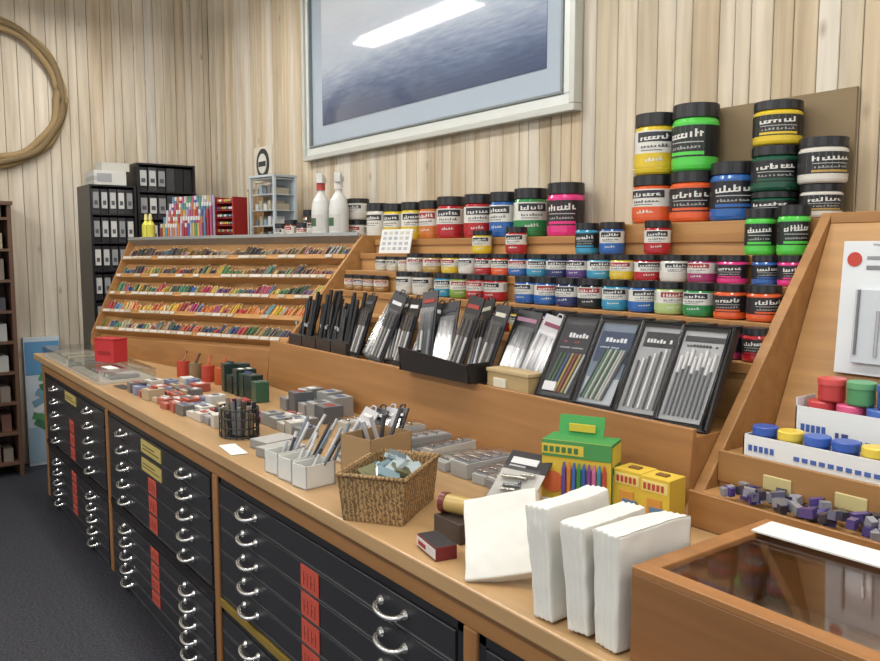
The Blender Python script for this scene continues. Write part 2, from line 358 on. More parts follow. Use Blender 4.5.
for r,s in enumerate(rows):
    a=0.012;cur=(100,100,100);left=0;gl=0.14
    while a<0.985:
        if left<=0: left=random.randint(2,6);cur=random.choice(pal[4-r]);gl=random.uniform(0.10,0.155)
        left-=1
        if random.random()<0.08: a+=0.009;continue
        l=gl+random.uniform(-0.008,0.008)
        p=P(a,s+0.02)+nrm*0.024;q=P(a+random.uniform(-.004,.004),s+l)+nrm*0.018
        c=tuple(max(0,min(255,k+random.randint(-18,18))) for k in cur)
        b.rod(p,q,0.0052,c,'plastic',6)
        d=(q-p).normalized();b.rod(q,q+d*0.012,0.005,(190,158,116),'matte',6,0.001)
        if random.random()<0.35: b.rod(p+nrm*0.011,q+nrm*0.011-d*0.012,0.0052,c,'plastic',6)
        a+=random.uniform(0.0062,0.0085)
b.build('coloured_pencils')
# ------------------------------------------------------------------ paint jars
def jar(x,y,z,d,h,body,label='black',band=None,name='paint_jar',rot=None):
    b=MB();r=d/2
    r0=rot if rot is not None else random.uniform(-0.4,0.4)
    b.M=T(x,y,z,r0-math.pi/2+0.55)
    body2=band or body
    prof=[(r*0.9,0),(r*0.97,h*0.03),(r,h*0.08),(r,h*0.70),(r*0.93,h*0.76),(r*0.86,h*0.79)]
    b.lathe((0,0,0),prof,[body]*5,'gloss',24)
    r1=r*1.008;r2=r*1.018;r3=r*1.026
    def word(za,zb,col,n,a0,st,rr):
        for i in range(n):
            hh=random.choice([0.55,0.62,0.7,1.0]);t=i/(n-1);dz=(zb-za)*0.25*t
            b.patch(rr,a0+i*st,a0+i*st+st*0.45,za+dz,za+dz+(zb-za)*hh,col)
            if random.random()<0.7: b.patch(rr,a0+i*st,a0+(i+1)*st,za+dz,za+dz+(zb-za)*0.2,col)
            if random.random()<0.5: b.patch(rr,a0+i*st,a0+(i+.8)*st,za+dz+(zb-za)*.42,za+dz+(zb-za)*0.6,col)
    if label=='white':
        b.patch(r1,-135,135,h*.12,h*.70,(208,206,198))
        b.patch(r2,-135,135,h*.12,h*.34,body2)
        ink=random.choice([(44,44,50),(150,44,44),(44,44,50)])
        b.patch(r2,-50,50,h*.52,h*.675,ink)
        word(h*.54,h*.625,(216,214,208),7,-40,11.5,r3)
        word(h*.42,h*.47,(70,70,76),8,-38,9.5,r2);b.patch(r2,-38,20,h*.375,h*.39,(90,90,96))
        word(h*.20,h*.26,(205,202,194),5,-24,9.5,r3)
        b.patch(r2,75,125,h*.40,h*.66,(160,160,156));b.patch(r2,-125,-75,h*.40,h*.66,(160,160,156))
    else:
        b.patch(r1,-140,140,h*.20,h*.66,(28,28,31))
        word(h*.46,h*.575,(210,208,202),8,-46,11.5,r2)
        b.patch(r2,-44,44,h*.405,h*.42,(170,170,166))
        word(h*.31,h*.36,(150,150,146),9,-40,9,r2)
        b.patch(r2,-46,46,h*.225,h*.275,body2)
    lr=r*0.99;z2=h*0.78
    def cf2(j,k): return (22,22,24) if k%2 else (44,44,47)
    b.lathe((0,0,0),[(lr,z2),(lr,h*0.97)],[(28,28,30)],'plastic',24,cf2)
    b.lathe((0,0,0),[(lr*0.97,h*0.96),(lr*0.97,h*0.985),(lr*0.86,h*0.985),(lr*0.84,h*0.972)],[(32,32,34)]*3,'plastic',24)
    b.build(name)
RED=(164,34,40);ORG=(208,88,44);YEL=(206,178,46);GRN=(46,126,70);LIM=(80,190,72);BLU=(44,92,158);NAV=(42,52,98);PNK=(208,50,120);CYN=(54,138,170);WHT=(200,196,186);DGR=(26,76,56);MAG=(150,48,98);PUR=(84,62,120);BLK=(34,34,36);GLD=(166,136,72);LG=(166,184,120)
yy=2.35
for x,c,l,d,h in ((-3.74,WHT,'white',.125,.20),(-3.575,YEL,'white',.12,.19),(-3.41,YEL,'white',.12,.19),(-3.25,(190,112,52),'white',.12,.19),(-3.085,RED,'white',.14,.20),(-2.875,RED,'white',.14,.20),(-2.70,BLU,'white',.13,.20),(-2.53,GRN,'white',.145,.205),(-2.325,PNK,'black',.15,.215)):
    jar(x,yy,1.612,d,h,c,l)
jar(-3.97,2.36,1.607,.13,.12,WHT,'white');jar(-3.97,2.36,1.727,.13,.12,WHT,'white')
for x,zs in ((-1.885,((.155,.17,ORG,'white'),(.15,.215,YEL,'white'))),(-1.72,((.16,.17,ORG,'black'),(.155,.225,LIM,'black'))),(-1.565,((.15,.19,BLU,'black'),)),(-1.42,((.14,.085,DGR,'black'),(.148,.14,DGR,'black'),(.145,.135,YEL,'black'))),(-1.27,((.12,.10,WHT,'black'),(.138,.135,WHT,'black')))):
    z=1.652
    for d,h,c,l in zs: jar(x,2.352,z,d,h,c,l,band=(GLD if x==-1.27 else None));z+=h
for x,c,l,d,h in ((-2.69,YEL,'white',.085,.10),(-2.47,RED,'white',.088,.11),(-2.08,CYN,'black',.088,.115),(-1.96,BLU,'white',.088,.115),(-1.76,RED,'white',.088,.115),(-1.38,LIM,'black',.09,.14),(-1.275,LIM,'black',.09,.145)):
    jar(x,2.216,1.543,d,h,c,l)
for x,c,l in ((-3.06,WHT,'white'),(-2.93,GLD,'white'),(-2.79,YEL,'white'),(-2.67,WHT,'white'),(-2.56,RED,'white'),(-2.455,ORG,'white'),(-2.35,BLU,'white'),(-2.245,CYN,'white'),(-2.14,NAV,'white'),(-2.035,PUR,'white'),(-1.935,CYN,'white'),(-1.83,YEL,'white'),(-1.725,RED,'white'),(-1.62,WHT,'white'),(-1.515,MAG,'white'),(-1.41,PNK,'black'),(-1.305,BLU,'black'),(-1.225,PNK,'black')):
    jar(x,2.128,1.458,.09 if x<-1.35 else .075,.086,c,l)
for x,c,l in ((-3.01,WHT,'white'),(-2.88,WHT,'white'),(-2.72,CYN,'white'),(-2.61,(120,150,60),'white'),(-2.50,RED,'white'),(-2.39,RED,'white'),(-2.21,BLU,'white'),(-2.105,BLU,'white'),(-1.995,NAV,'white'),(-1.89,BLK,'white'),(-1.78,CYN,'white'),(-1.67,BLU,'white'),(-1.565,LG,'white'),(-1.46,GRN,'white'),(-1.355,ORG,'black'),(-1.25,ORG,'black')):
    jar(x,2.038,1.363,.092,.10,c,l)
for x,c,l in ((-2.25,RED,'white'),(-2.14,YEL,'white'),(-2.03,BLU,'white'),(-1.925,NAV,'white'),(-1.815,ORG,'white'),(-1.71,CYN,'white'),(-1.6,GRN,'white'),(-1.49,WHT,'white'),(-1.38,YEL,'white'),(-1.29,MAG,'black'),(-1.215,RED,'black')):
    jar(x,1.948,1.263,.086 if x<-1.3 else .07,.09,c,l)
for x in (-3.5,-3.41,-3.32,-3.22): jar(x,2.038,1.363,.07,.075,(150,110,60),'white')
for x in (-3.35,-3.25,-3.15): jar(x,2.128,1.458,.07,.07,(190,180,160),'white')
jar(-0.99,2.36,1.662,.13,.10,(170,136,76),'white');jar(-0.84,2.36,1.662,.14,.17,BLU,'white')
b=MB();b.M=T(-1.495,2.437,1.653);b.bb(-0.275,0.275,-0.006,0.006,0,0.385,(128,110,82),'matte');b.build('brown_backing_board')
# ------------------------------------------------------------------ big black packs on ledge
def zipcase(x,kind):
    b=MB();w,h=0.15,0.295
    b.M=T(x,1.69,1.104,math.radians(8),math.radians(-32))
    b.bb(-w/2,w/2,0,0.022,0,h,(26,26,29),'plastic')
    b.bb(-w/2+0.014,w/2-0.014,-0.004,0.0,0.016,h-0.018,{0:(56,58,64),1:(108,122,138),2:(158,160,162),3:(170,172,174)}[kind],'plastic')
    def lines(x0,x1,z,col,n=9,hh=.008):
        s=(x1-x0)/n
        for i in range(n):
            if random.random()<.88: b.bb(x0+i*s,x0+i*s+s*.7,-0.0065,-0.0045,z,z+hh*random.choice([.7,1,1]),col)
    if kind==0:
        b.bb(-0.055,0.055,-0.0055,-0.004,0.03,0.26,(40,42,50));lines(-.04,.045,.215,(225,225,225),7,.016);lines(-.04,.02,.198,(180,60,50),8,.006)
        lines(-.045,.04,.178,(190,190,194),12,.005)
        for i in range(7): b.rod((-0.045+i*0.013,-0.008,0.03),(-0.03+i*0.014,-0.008,0.16),0.004,random.choice([(150,60,54),(190,190,190),(60,100,70),(60,84,140),(170,150,70)]))
        b.bb(-0.05,-0.005,-0.0145,-0.0125,0.03,0.06,(225,225,225))
    elif kind==1:
        b.bb(-0.055,0.055,-0.0055,-0.004,0.15,0.25,(50,64,92));lines(-.045,.04,.215,(225,228,230),7,.014);lines(-.045,.02,.195,(200,206,214),10,.005)
        b.bb(-0.055,0.055,-0.0055,-0.004,0.02,0.1,(180,186,190))
        for i in range(9): b.rod((-0.05+i*0.009,-0.009,0.03),(-0.02+i*0.009,-0.009,0.19),0.0035,random.choice([(76,124,90),(60,96,70),(190,190,185),(60,66,76),(84,100,124)]))
    elif kind==2:
        for i in range(7): b.rod((-0.045+i*0.015,-0.008,0.03),(-0.045+i*0.015,-0.008,0.17+0.008*i),0.0035,(226,226,226) if i%2 else (80,80,84))
        b.bb(-0.05,0.05,-0.0055,-0.004,0.215,0.262,(46,48,52));lines(-.04,.04,.228,(225,225,225),8,.012)
    else:
        for i in range(8): b.rod((-0.047+i*0.0132,-0.008,0.03),(-0.047+i*0.0132,-0.008,0.15+0.011*(i%3)),0.0035,(90,94,100));b.rod((-0.047+i*0.0132,-0.008,0.15+0.011*(i%3)),(-0.047+i*0.0132,-0.008,0.2+0.011*(i%3)),0.005,(215,215,215))
        b.bb(-0.055,0.055,-0.0055,-0.004,0.245,0.262,(60,60,64));lines(-.045,.045,.23,(60,60,64),10,.007)
    b.bb(-w/2+0.008,w/2-0.008,-0.0165,-0.0155,0.01,h-0.012,(255,255,255),'film')
    b.tube([(-w/2+0.004,-0.004,0.004),(-w/2+0.004,-0.004,h-0.004),(w/2-0.004,-0.004,h-0.004),(w/2-0.004,-0.004,0.004)],0.007,(14,14,16),'plastic',6)
    b.tube([(-w/2+0.011,-0.014,0.012),(-w/2+0.011,-0.014,h-0.012),(w/2-0.011,-0.014,h-0.012),(w/2-0.011,-0.014,0.012)],0.0035,(26,26,28),'plastic',6,True)
    b.build('zip_pencil_case',0.0015)
for i,x in enumerate((-1.71,-1.555,-1.40,-1.262)): zipcase(x,i)
def penpack(x,y,z,w,h,tilt,roll,dark=True,rz=0.1,tag=(216,216,214)):
    b=MB();b.M=T(x,y,z,rz,math.radians(-tilt),math.radians(roll))
    c=(28,28,31) if dark else (170,168,170)
    b.bb(-w/2,w/2,0,0.006,0,h,c,'plastic')
    b.bb(-w/2+0.008,w/2-0.008,-0.002,0,0.012,h*0.74,(46,48,54) if dark else (130,126,132),'gloss')
    n=max(2,int(w/0.026))
    for i in range(n):
        xx=-w/2+0.02+i*(w-0.04)/(n-1);b.rod((xx,-0.006,0.02),(xx,-0.006,h*0.5),0.005,(214,214,212) if i%2==0 else (130,130,134));b.rod((xx,-0.006,h*0.5),(xx,-0.006,h*0.72),0.0038,(70,70,74) if dark else (40,40,40))
    b.bb(-w/2+0.012,w/2-0.012,-0.0025,0,h*0.85,h*0.90,tag,'matte')
    b.bb(-w/2+0.004,w/2-0.004,-0.0125,-0.0115,0.01,h*.78,(255,255,255),'film')
    b.tube([(-.012,0.003,h),(-.008,.003,h+.012),(.008,.003,h+.012),(.012,.003,h)],.003,c,'plastic',6)
    b.build('pen_blister_pack')
xs=[-2.95,-2.865,-2.78,-2.70,-2.61,-2.53,-2.44,-2.36,-2.27,-2.19,-2.11]
for i,x in enumerate(xs): penpack(x,1.722+0.024*(i%2),1.106,random.uniform(.075,.095),random.uniform(.26,.32),20+5*(i%2),random.uniform(-14,14),True,random.uniform(-.1,.3),random.choice([(206,206,204),(70,70,76),(60,60,64),(150,60,50),(190,186,170)]))
penpack(-2.015,1.755,1.106,.11,.27,24,5,True,.1,(150,110,130));penpack(-1.905,1.755,1.106,.11,.26,24,12,False,.1,(120,60,80))
b=MB()
for i in range(44):
    x=-3.54+0.0125*i+random.uniform(-.004,.004);y=random.uniform(1.74,1.82);hh=random.uniform(.16,.25)
    b.rod((x,y,1.125),(x+random.uniform(-.04,.04),y+.05,1.125+hh),0.009,(24,24,27),'plastic',8)
    if i%3==0: b.rod((x,y-.008,1.2),(x,y-.008,1.215),0.009,(190,190,190),'metal',8)
for k in range(4): b.bb(-3.56+k*0.14,-3.43+k*0.14,1.72,1.84,1.102,1.155,(60,54,50),'plastic')
b.build('black_marker_bundle')
b=MB();b.bb(-2.40,-2.03,1.612,1.70,1.125,1.13,(20,20,22),'plastic')
b.hexa([(-2.42,1.60,1.21),(-2.42,1.61,1.124),(-2.42,1.615,1.124),(-2.42,1.606,1.21)],[(-2.02,1.60,1.185),(-2.02,1.61,1.124),(-2.02,1.615,1.124),(-2.02,1.606,1.185)],(22,22,25),'plastic')
for x in(-2.42,-2.024): b.bb(x,x+0.004,1.605,1.70,1.124,1.19,(22,22,25),'plastic')
b.build('black_tray',0.001)
b=MB();b.bb(-1.995,-1.80,1.668,1.732,1.104,1.165,(180,156,112),'wood');b.bb(-1.998,-1.797,1.665,1.735,1.166,1.178,(188,166,124),'wood');b.bb(-1.96,-1.9,1.663,1.668,1.12,1.15,(205,200,180));b.build('small_wooden_box',0.002)
b=MB();b.M=T(-3.33,2.18,1.543,0.1,math.radians(-12));b.bb(-.12,.12,0,.003,0,.12,(212,212,208))
for i in range(4):
    for j in range(5): b.bb(-.1+j*.043,-.075+j*.043,-.001,0,.015+i*.026,.03+i*.026,random.choice([(170,170,175),(190,184,170),(160,164,172)]))
b.build('price_list_card')
# ------------------------------------------------------------------ right-hand unit
b=MB();RX0,RX1=XP+0.016,0.9
b.prism([(1.60,0.901),(1.60,0.975),(1.715,0.975),(1.715,1.06),(1.84,1.06),(1.84,1.09),(1.95,1.09),(2.19,1.63),(W-0.003,1.63),(W-0.003,0.901)],RX0,RX1,(174,132,82))
b.bb(RX0,RX1,1.592,1.602,0.901,0.988,(152,108,62),'wood');b.bb(RX0,RX1,1.707,1.717,0.99,1.068,(160,118,70),'wood')
b.bb(RX0,RX1,2.19,W-0.003,1.63,1.66,(158,114,66),'wood')
for x in(-1.03,-0.86,-0.7): b.bb(x,x+0.07,1.703,1.707,1.0,1.035,(190,176,124))
b.build('right_display_shelf',0.002,1)
b=MB();b.M=T(-0.955,2.01,1.25,0,math.radians(-4));b.bb(-.075,.095,-0.006,0,0,.33,(208,212,214),'plastic')
b.bb(-.03,.05,-.02,-.006,.03,.21,(186,192,196),'gloss');b.rod((-.02,-.022,.05),(-.02,-.022,.21),.004,(110,110,114));b.rod((0.03,-.022,.05),(0.03,-.022,.16),.005,(190,190,190),'metal')
b.lathe((-.045,-.006,.285),[(.018,0),(.018,.002)],[(180,64,54)],'matte',16,None,Matrix.Rotation(math.pi/2,3,'X'));b.bb(-.015,.08,-.008,-.006,.26,.27,(120,120,126));b.bb(-.015,.05,-.008,-.006,.285,.293,(140,140,146));b.rod((.02,-.05,.318),(.02,.14,.318),.003,(200,200,200),'metal')
b.build('craft_knife_blister_pack',0.001)
def pot(b,x,y,z,r,h,c):
    b.lathe((x,y,z),[(r*.92,0),(r,h*.08),(r,h*.72)],[c]*2,'plastic',20)
    b.lathe((x,y,z),[(r*1.06,h*.72),(r*1.06,h*.97),(r*.98,h)],[tuple(min(255,k+18) for k in c)]*2,'plastic',20)
cols=[(36,70,150),(200,174,58),(40,76,156),(36,70,150),(200,174,58),(40,78,150),(186,92,60)]
b=MB();b.bb(-1.10,-0.50,1.728,1.732,1.062,1.115,(216,218,218));b.bb(-1.10,-0.50,1.728,1.838,1.0615,1.064,(214,215,214));b.bb(-1.10,-1.097,1.728,1.838,1.062,1.115,(216,218,218));b.bb(-0.503,-0.5,1.728,1.838,1.062,1.115,(216,218,218))
for k in range(5): b.bb(-1.085+k*.014,-1.076+k*.014,1.7265,1.728,1.078,1.092,(60,90,160))
for k in range(16): b.bb(-0.97+k*.02,-0.957+k*.02,1.7265,1.728,1.076,1.086,(70,96,160))
for i in range(9): pot(b,-1.065+i*0.065,1.765,1.066,.028,.07,cols[i%7])
b.build('boxed_poster_paints')
b=MB();b.bb(-1.04,-0.42,1.852,1.856,1.091,1.18,(216,218,218));b.bb(-1.04,-0.42,1.856,1.93,1.0905,1.093,(214,215,214));b.bb(-1.04,-1.037,1.852,1.935,1.091,1.20,(216,218,218))
for k in range(5): b.bb(-1.025+k*.013,-1.016+k*.013,1.8505,1.852,1.12,1.138,(60,90,160))
b.bb(-.94,-.932,1.8505,1.852,1.11,1.13,(60,70,120));b.bb(-.925,-.91,1.8505,1.852,1.11,1.13,(60,70,120))
for k in range(14): b.bb(-0.89+k*.02,-0.877+k*.02,1.8505,1.852,1.112,1.12,(80,104,160))
c2=[(170,44,50),(190,70,110),(48,80,150),(70,110,156),(180,60,60),(196,136,150),(196,164,60),(80,140,94)]
for i in range(8): pot(b,-0.995+i*0.07,1.892,1.10,.031,.095,c2[i])
for i in range(8): pot(b,-0.975+i*0.07,1.895,1.197,.031,.055,c2[(i*3+4)%8])
b.build('boxed_poster_paints')
b=MB()
for i in range(90):
    x=random.uniform(-1.10,-0.50);y=random.uniform(1.615,1.69);c=random.choice([(60,50,110),(80,66,126),(150,150,160),(90,90,110),(40,40,56),(60,60,70),(140,140,146)])
    b.box((x,y,0.988+random.uniform(0,.022)),(random.uniform(.02,.035),.016,.02),c,'gloss',(0,random.uniform(-.3,.3),random.uniform(0,3)))
b.build('pencil_sharpeners')
b=MB();x0,x1,y0,y1,z0,z1=-0.812,0.35,0.98,1.36,0.901,1.05
c=(138,94,54)
b.bb(x0,x1,y0,y0+.02,z0,z1-.004,c,'wood');b.bb(x0,x1,y1-.02,y1,z0,z1-.004,c,'wood');b.bb(x0,x0+.02,y0+.02,y1-.02,z0,z1-.004,c,'wood');b.bb(x1-.02,x1,y0+.02,y1-.02,z0,z1-.004,c,'wood')
b.bb(x0+.02,x1-.02,y0+.02,y1-.02,z0,z0+.02,(156,122,92),'wood')
ring=[(x0,x1,y0,y0+.032),(x0,x1,y1-.032,y1),(x0,x0+.032,y0+.032,y1-.032),(x1-.032,x1,y0+.032,y1-.032)]
for r in ring: b.bb(r[0],r[1],r[2],r[3],z1-.004,z1+.008,(156,108,62),'wood')
b.bb(x0+.03,x1-.03,y0+.03,y1-.03,z1-.001,z1+.003,(255,255,255),'clear')
for i in range(12):
    xx=-0.72+i*0.085;b.bb(xx,xx+.06,1.06+.02*(i%2),1.25,z0+.022,z0+.04,random.choice([(150,118,94),(146,108,82),(168,142,118),(130,104,90),(156,120,90)]),'matte')
b.build('glazed_display_case',0.0015,1)
b=MB();b.M=T(-0.665,1.315,1.0585,0.05);b.bb(-.125,.12,-.035,.035,0,.003,(216,216,212));b.build('price_card')
# white napkin packs
def pad(x,y,z,dx,dy,dz,rx=0,ry=0,rz=0,seed=0,tp=.05):
    b=MB();b.M=T(x,y,z,rz,rx,ry);b.soft((0,0,dz/2),(dx,dy,dz),.0035,(212,210,202),.006,26,seed,tp,.0012)
    return b.build('white_napkin_pack')
pad(-1.0,1.055,0.905,.050,.18,.20,0,math.radians(-7),math.radians(4),1)
pad(-0.926,1.06,0.905,.05,.18,.19,0,math.radians(-4),math.radians(6),5)
pad(-0.852,1.065,0.905,.056,.18,.192,0,math.radians(-3),math.radians(-2),9)
b=MB();b.M=T(-1.15,1.01,0.912,math.radians(38),math.radians(-42),math.radians(-14));b.soft((0,0,.09),(.155,.03,.175),.0035,(212,210,202),.006,26,3);b.build('white_napkin_pack')
# ------------------------------------------------------------------ counter goods
Z=0.901
def cbox(name,x,y,dx,dy,dz,rz,col,fc=None,extra=None,z=Z,mat='matte',bev=0.0015):
    b=MB();b.M=T(x,y,z,rz);b.bb(-dx/2,dx/2,-dy/2,dy/2,0,dz,col,mat,fc)
    if extra: extra(b)
    return b.build(name,bev,1)
def cray(b):
    f=-.046
    b.bb(-.09,.09,f-.001,f,.135,.178,(66,136,74));b.bb(-.09,.02,f-.002,f-.001,.142,.168,(200,180,66))
    for i in range(6): b.bb(-.085+i*.016,-.074+i*.016,f-.003,f-.002,.147,.162,(60,110,60))
    for i in range(9):
        c=[(90,70,140),(196,120,54),(60,96,160),(60,134,80),(50,90,160),(120,70,134),(186,106,144),(60,134,160),(176,70,60)][i]
        b.rod((-.03+i*.013,f-.002,.03),(-.03+i*.013,f-.002,.11),.006,c,'plastic',8);b.rod((-.03+i*.013,f-.002,.11),(-.03+i*.013,f-.002,.125),.005,c,'plastic',8,.002)
    b.lathe((-.06,f,.07),[(.028,0),(.028,.002)],[(190,96,54)],'matte',20,None,Matrix.Rotation(math.pi/2,3,'X'))
    b.bb(-.085,-.04,f-.0115,f-.0105,.012,.03,(216,216,210))
    b.bb(.0905,.0915,-.04,.04,.12,.17,(200,180,66));b.bb(.0905,.0915,-.03,.03,.03,.1,(200,180,66))
    b.box((-.01,.03,.2),(.12,.004,.06),(64,146,76),'matte',(math.radians(-18),0,0));b.bb(-.04,.03,.018,.022,.19,.21,(200,180,60))
cbox('crayon_box',-1.405,1.49,.18,.09,.178,math.radians(26),(202,174,60),{'+z':(60,136,65),'+x':(72,136,72)},cray)
def chalk(b):
    b.bb(-.035,.035,-.0365,-.035,.085,.112,(214,200,120))
    for i in range(5): b.bb(-.03+i*.012,-.022+i*.012,-.0378,-.0365,.09,.106,(170,60,50))
    b.bb(-.02,.02,-.0375,-.036,.03,.07,(194,136,54));b.bb(-.012,.03,-.0385,-.037,.02,.05,(90,120,150))
    b.box((0,0,.122),(.03,.02,.004),(120,84,40))
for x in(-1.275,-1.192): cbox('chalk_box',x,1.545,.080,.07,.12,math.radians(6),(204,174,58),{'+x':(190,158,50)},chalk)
x=-2.52;i=0
while x<-1.60:
    w=random.uniform(.05,.085)
    b=MB();b.M=T(x+w/2,1.50,Z,math.radians(random.uniform(-8,8)))
    c=random.choice([(190,188,182),(160,160,158),(198,196,190),(130,128,126),(176,170,160)])
    hh=random.uniform(.022,.055)
    b.bb(-w/2+.004,w/2-.004,-.10,.09,0,hh,c);b.bb(-w/2+.008,w/2-.008,-.09,.08,hh,hh+.003,random.choice([(120,120,124),(190,188,182),(150,136,116),(160,160,162)]),'plastic')
    for k in range(4): b.rod((-w/2+.015,-.08+k*.04,hh+.006),(w/2-.015,-.08+k*.04,hh+.006),.004,(190,190,190),'metal')
    b.bb(-w/2+.004,w/2-.004,-.10,.09,hh+.011,hh+.013,(255,255,255),'film')
    b.build('flat_nib_box',0.0015,1);x+=w+.008
b=MB();b.M=T(-1.68,1.085,Z,math.radians(35));
bw,bd,bh=.088,.125,.115
def trap(b):
    o=.010
    bot=[(-bw+o,-bd+o,0),(bw-o,-bd+o,0),(bw-o,bd-o,0),(-bw+o,bd-o,0)];top=[(-bw,-bd,bh),(bw,-bd,bh),(bw,bd,bh),(-bw,bd,bh)]
    ib=[(p[0]*.9,p[1]*.92,.006) for p in bot];it=[(p[0]*.91,p[1]*.93,bh) for p in top]
    for k in range(4):
        j=(k+1)%4;b.hexa([bot[k],bot[j],top[j],top[k]],[ib[k],ib[j],it[j],it[k]],(200,160,100),'cane')
    b.add(bot,[(0,1,2,3)],(180,140,90),'cane');b.add(ib,[(0,1,2,3)],(180,140,90),'cane')
    b.tube([top[0],top[1],top[2],top[3]],.006,(190,150,90),'cane',8,True)
trap(b)
for i in range(16): b.box((random.uniform(-.045,.045),random.uniform(-.08,.08),.085+random.uniform(-.01,.035)),(.06,.05,.012),random.choice([(120,146,156),(160,174,178),(90,104,112),(110,108,80)]),'gloss',(random.uniform(-.6,.6),random.uniform(-.6,.6),random.uniform(0,3)))
b.build('woven_basket')
b=MB();b.M=T(-1.88,1.17,Z,math.radians(12));
for (a,c_,d_,e_) in ((-.06,.06,-.08,-.077),(-.06,.06,.077,.08),(-.06,-.057,-.08,.08),(.057,.06,-.08,.08)): b.bb(a,c_,d_,e_,0,.15,(156,126,88))
b.bb(-.06,.06,-.08,.08,0,.003,(180,140,90))
for i in range(5): b.rod((-.04+i*.018,random.uniform(-.05,.05),.005),(-.05+i*.025,random.uniform(-.05,.05),.17+.012*i),.006,random.choice([(60,60,64),(150,150,156),(190,190,190)]),'plastic',8)
b.build('cardboard_box_of_pens')
for x in(-1.99,-2.08,-2.17):
    b=MB();b.M=T(x,1.03,Z,math.radians(8));
    for (a,c_,d_,e_) in ((-.035,.035,-.05,-.047),(-.035,.035,.047,.05),(-.035,-.032,-.05,.05),(.032,.035,-.05,.05)): b.bb(a,c_,d_,e_,0,.065,(204,204,198))
    b.bb(-.035,.035,-.05,.05,0,.003,(210,210,205))
    for i in range(7):
        xx=random.uniform(-.02,.02);b.rod((xx,-.03+i*.01,.006),(xx+random.uniform(.0,.05),.0+i*.018,.09+i*.012),.005,random.choice([(170,174,176),(60,60,66),(195,195,195),(120,130,140)]),'plastic',6)
    b.build('white_pen_tray')
for i in range(4): penpack(-2.14+.035*i,1.20+.03*i,Z+.003,.06,.19,32,14-7*i,i%2==1,0.2)
# hanging-card pack of metal tools in clear film
b=MB();b.M=T(-1.47,1.27,Z,math.radians(14),math.radians(-50));b.bb(-.065,.065,0,.002,0,.14,(186,184,178),'matte');b.bb(-.065,.065,0,.003,.14,.2,(46,44,46));b.bb(-.05,.03,-.0015,0,.16,.18,(200,200,200));b.bb(-.05,.0,-.0015,0,.15,.155,(160,160,160))
for i in range(9): b.rod((random.uniform(-.05,.02),-.008,.02+.013*i),(random.uniform(-.01,.05),-.008,.025+.013*i),.005,random.choice([(170,170,172),(120,122,126),(190,186,176)]),'metal',8)
b.bb(-.06,.06,-.018,-.017,.005,.138,(255,255,255),'film');b.build('clear_tool_pack')
b=MB();ax=Matrix.Rotation(math.radians(90),3,'Y');ax=Matrix.Rotation(math.radians(20),3,'Z')@ax
p0=Vector((-1.46,1.10,Z+.07));d=ax@Vector((0,0,1))
b.cyl(p0,.021,.08,(174,146,84),'plastic',20,ax);b.cyl(p0-d*.012,.024,.014,(100,34,32),'plastic',20,ax);b.cyl(p0+d*.078,.024,.014,(100,34,32),'plastic',20,ax)
b.bb(-1.47,-1.37,1.07,1.15,Z,Z+.046,(60,50,46),'plastic');b.build('ink_roller',0.001)
def rbx(b): b.bb(-.05,.05,-.0265,-.025,.004,.026,(195,190,185));b.bb(-.04,.0,-.0275,-.026,.009,.019,(140,34,38))
cbox('small_red_box',-1.37,1.005,.10,.05,.03,math.radians(-12),(110,34,34),{'+z':(40,36,38)},rbx)
cbox('price_card',-2.50,1.0,.15,.055,.003,math.radians(-6),(216,216,212))
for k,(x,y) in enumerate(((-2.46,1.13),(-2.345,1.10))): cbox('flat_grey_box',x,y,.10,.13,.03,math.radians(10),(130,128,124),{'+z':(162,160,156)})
b=MB();b.M=T(-2.69,1.10,Z)
for k in range(4):
    z=.005+k*.032;b.tube([(.085*math.cos(2*math.pi*i/20),.065*math.sin(2*math.pi*i/20),z) for i in range(20)],.003,(30,30,30),'plastic',6,True)
for i in range(20): a=2*math.pi*i/20;b.rod((.085*math.cos(a),.065*math.sin(a),0),(.085*math.cos(a),.065*math.sin(a),.1),.0022,(30,30,30))
b.cyl((0,0,0),.06,.004,(30,30,30))
for i in range(34):
    a=random.uniform(0,6.28);r=random.uniform(0,.05);b.rod((r*math.cos(a),r*math.sin(a),.006),(1.3*r*math.cos(a),1.3*r*math.sin(a),random.uniform(.08,.14)),.008,random.choice([(40,40,44),(70,60,50),(110,110,110),(30,30,34),(130,120,100)]),'plastic',8)
b.build('wire_basket_of_nibs')
def clutter(name,x,y,n,sx,sy,cols,smin=.04,smax=.09,h=(.02,.05)):
    b=MB();gx=int(math.ceil(math.sqrt(n*sx/sy)));gy=int(math.ceil(n/gx))
    for i in range(n):
        cx=x+(i%gx-(gx-1)/2)*sx/gx;cy=y+(i//gx-(gy-1)/2)*sy/gy
        hh=random.uniform(*h);w=min(random.uniform(smin,smax),sx/gx*.92);d=min(random.uniform(smin,smax),sy/gy*.92)
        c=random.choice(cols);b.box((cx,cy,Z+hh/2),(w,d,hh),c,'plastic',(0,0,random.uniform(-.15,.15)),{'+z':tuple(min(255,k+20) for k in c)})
        b.box((cx,cy,Z+hh+.001),(w*.6,d*.4,.002),random.choice([(205,205,200),(80,90,120),(150,70,60),(90,90,94)]),'matte')
        if random.random()<.15: b.rod((cx-.02,cy,Z+hh+.006),(cx+.03,cy+.01,Z+hh+.006),.004,random.choice([(150,60,50),(60,80,130),(40,40,44),(190,190,186)]))
    b.build(name,0.001,1)
LT=[(190,184,174),(120,130,156),(170,150,124),(130,140,156),(160,80,66),(194,194,188),(100,96,94)]
clutter('assorted_stationery_boxes',-3.5,1.19,30,.74,.32,LT)
clutter('assorted_stationery_boxes',-2.98,1.18,12,.30,.26,[(60,60,66),(186,180,170),(150,56,50),(130,130,135)])
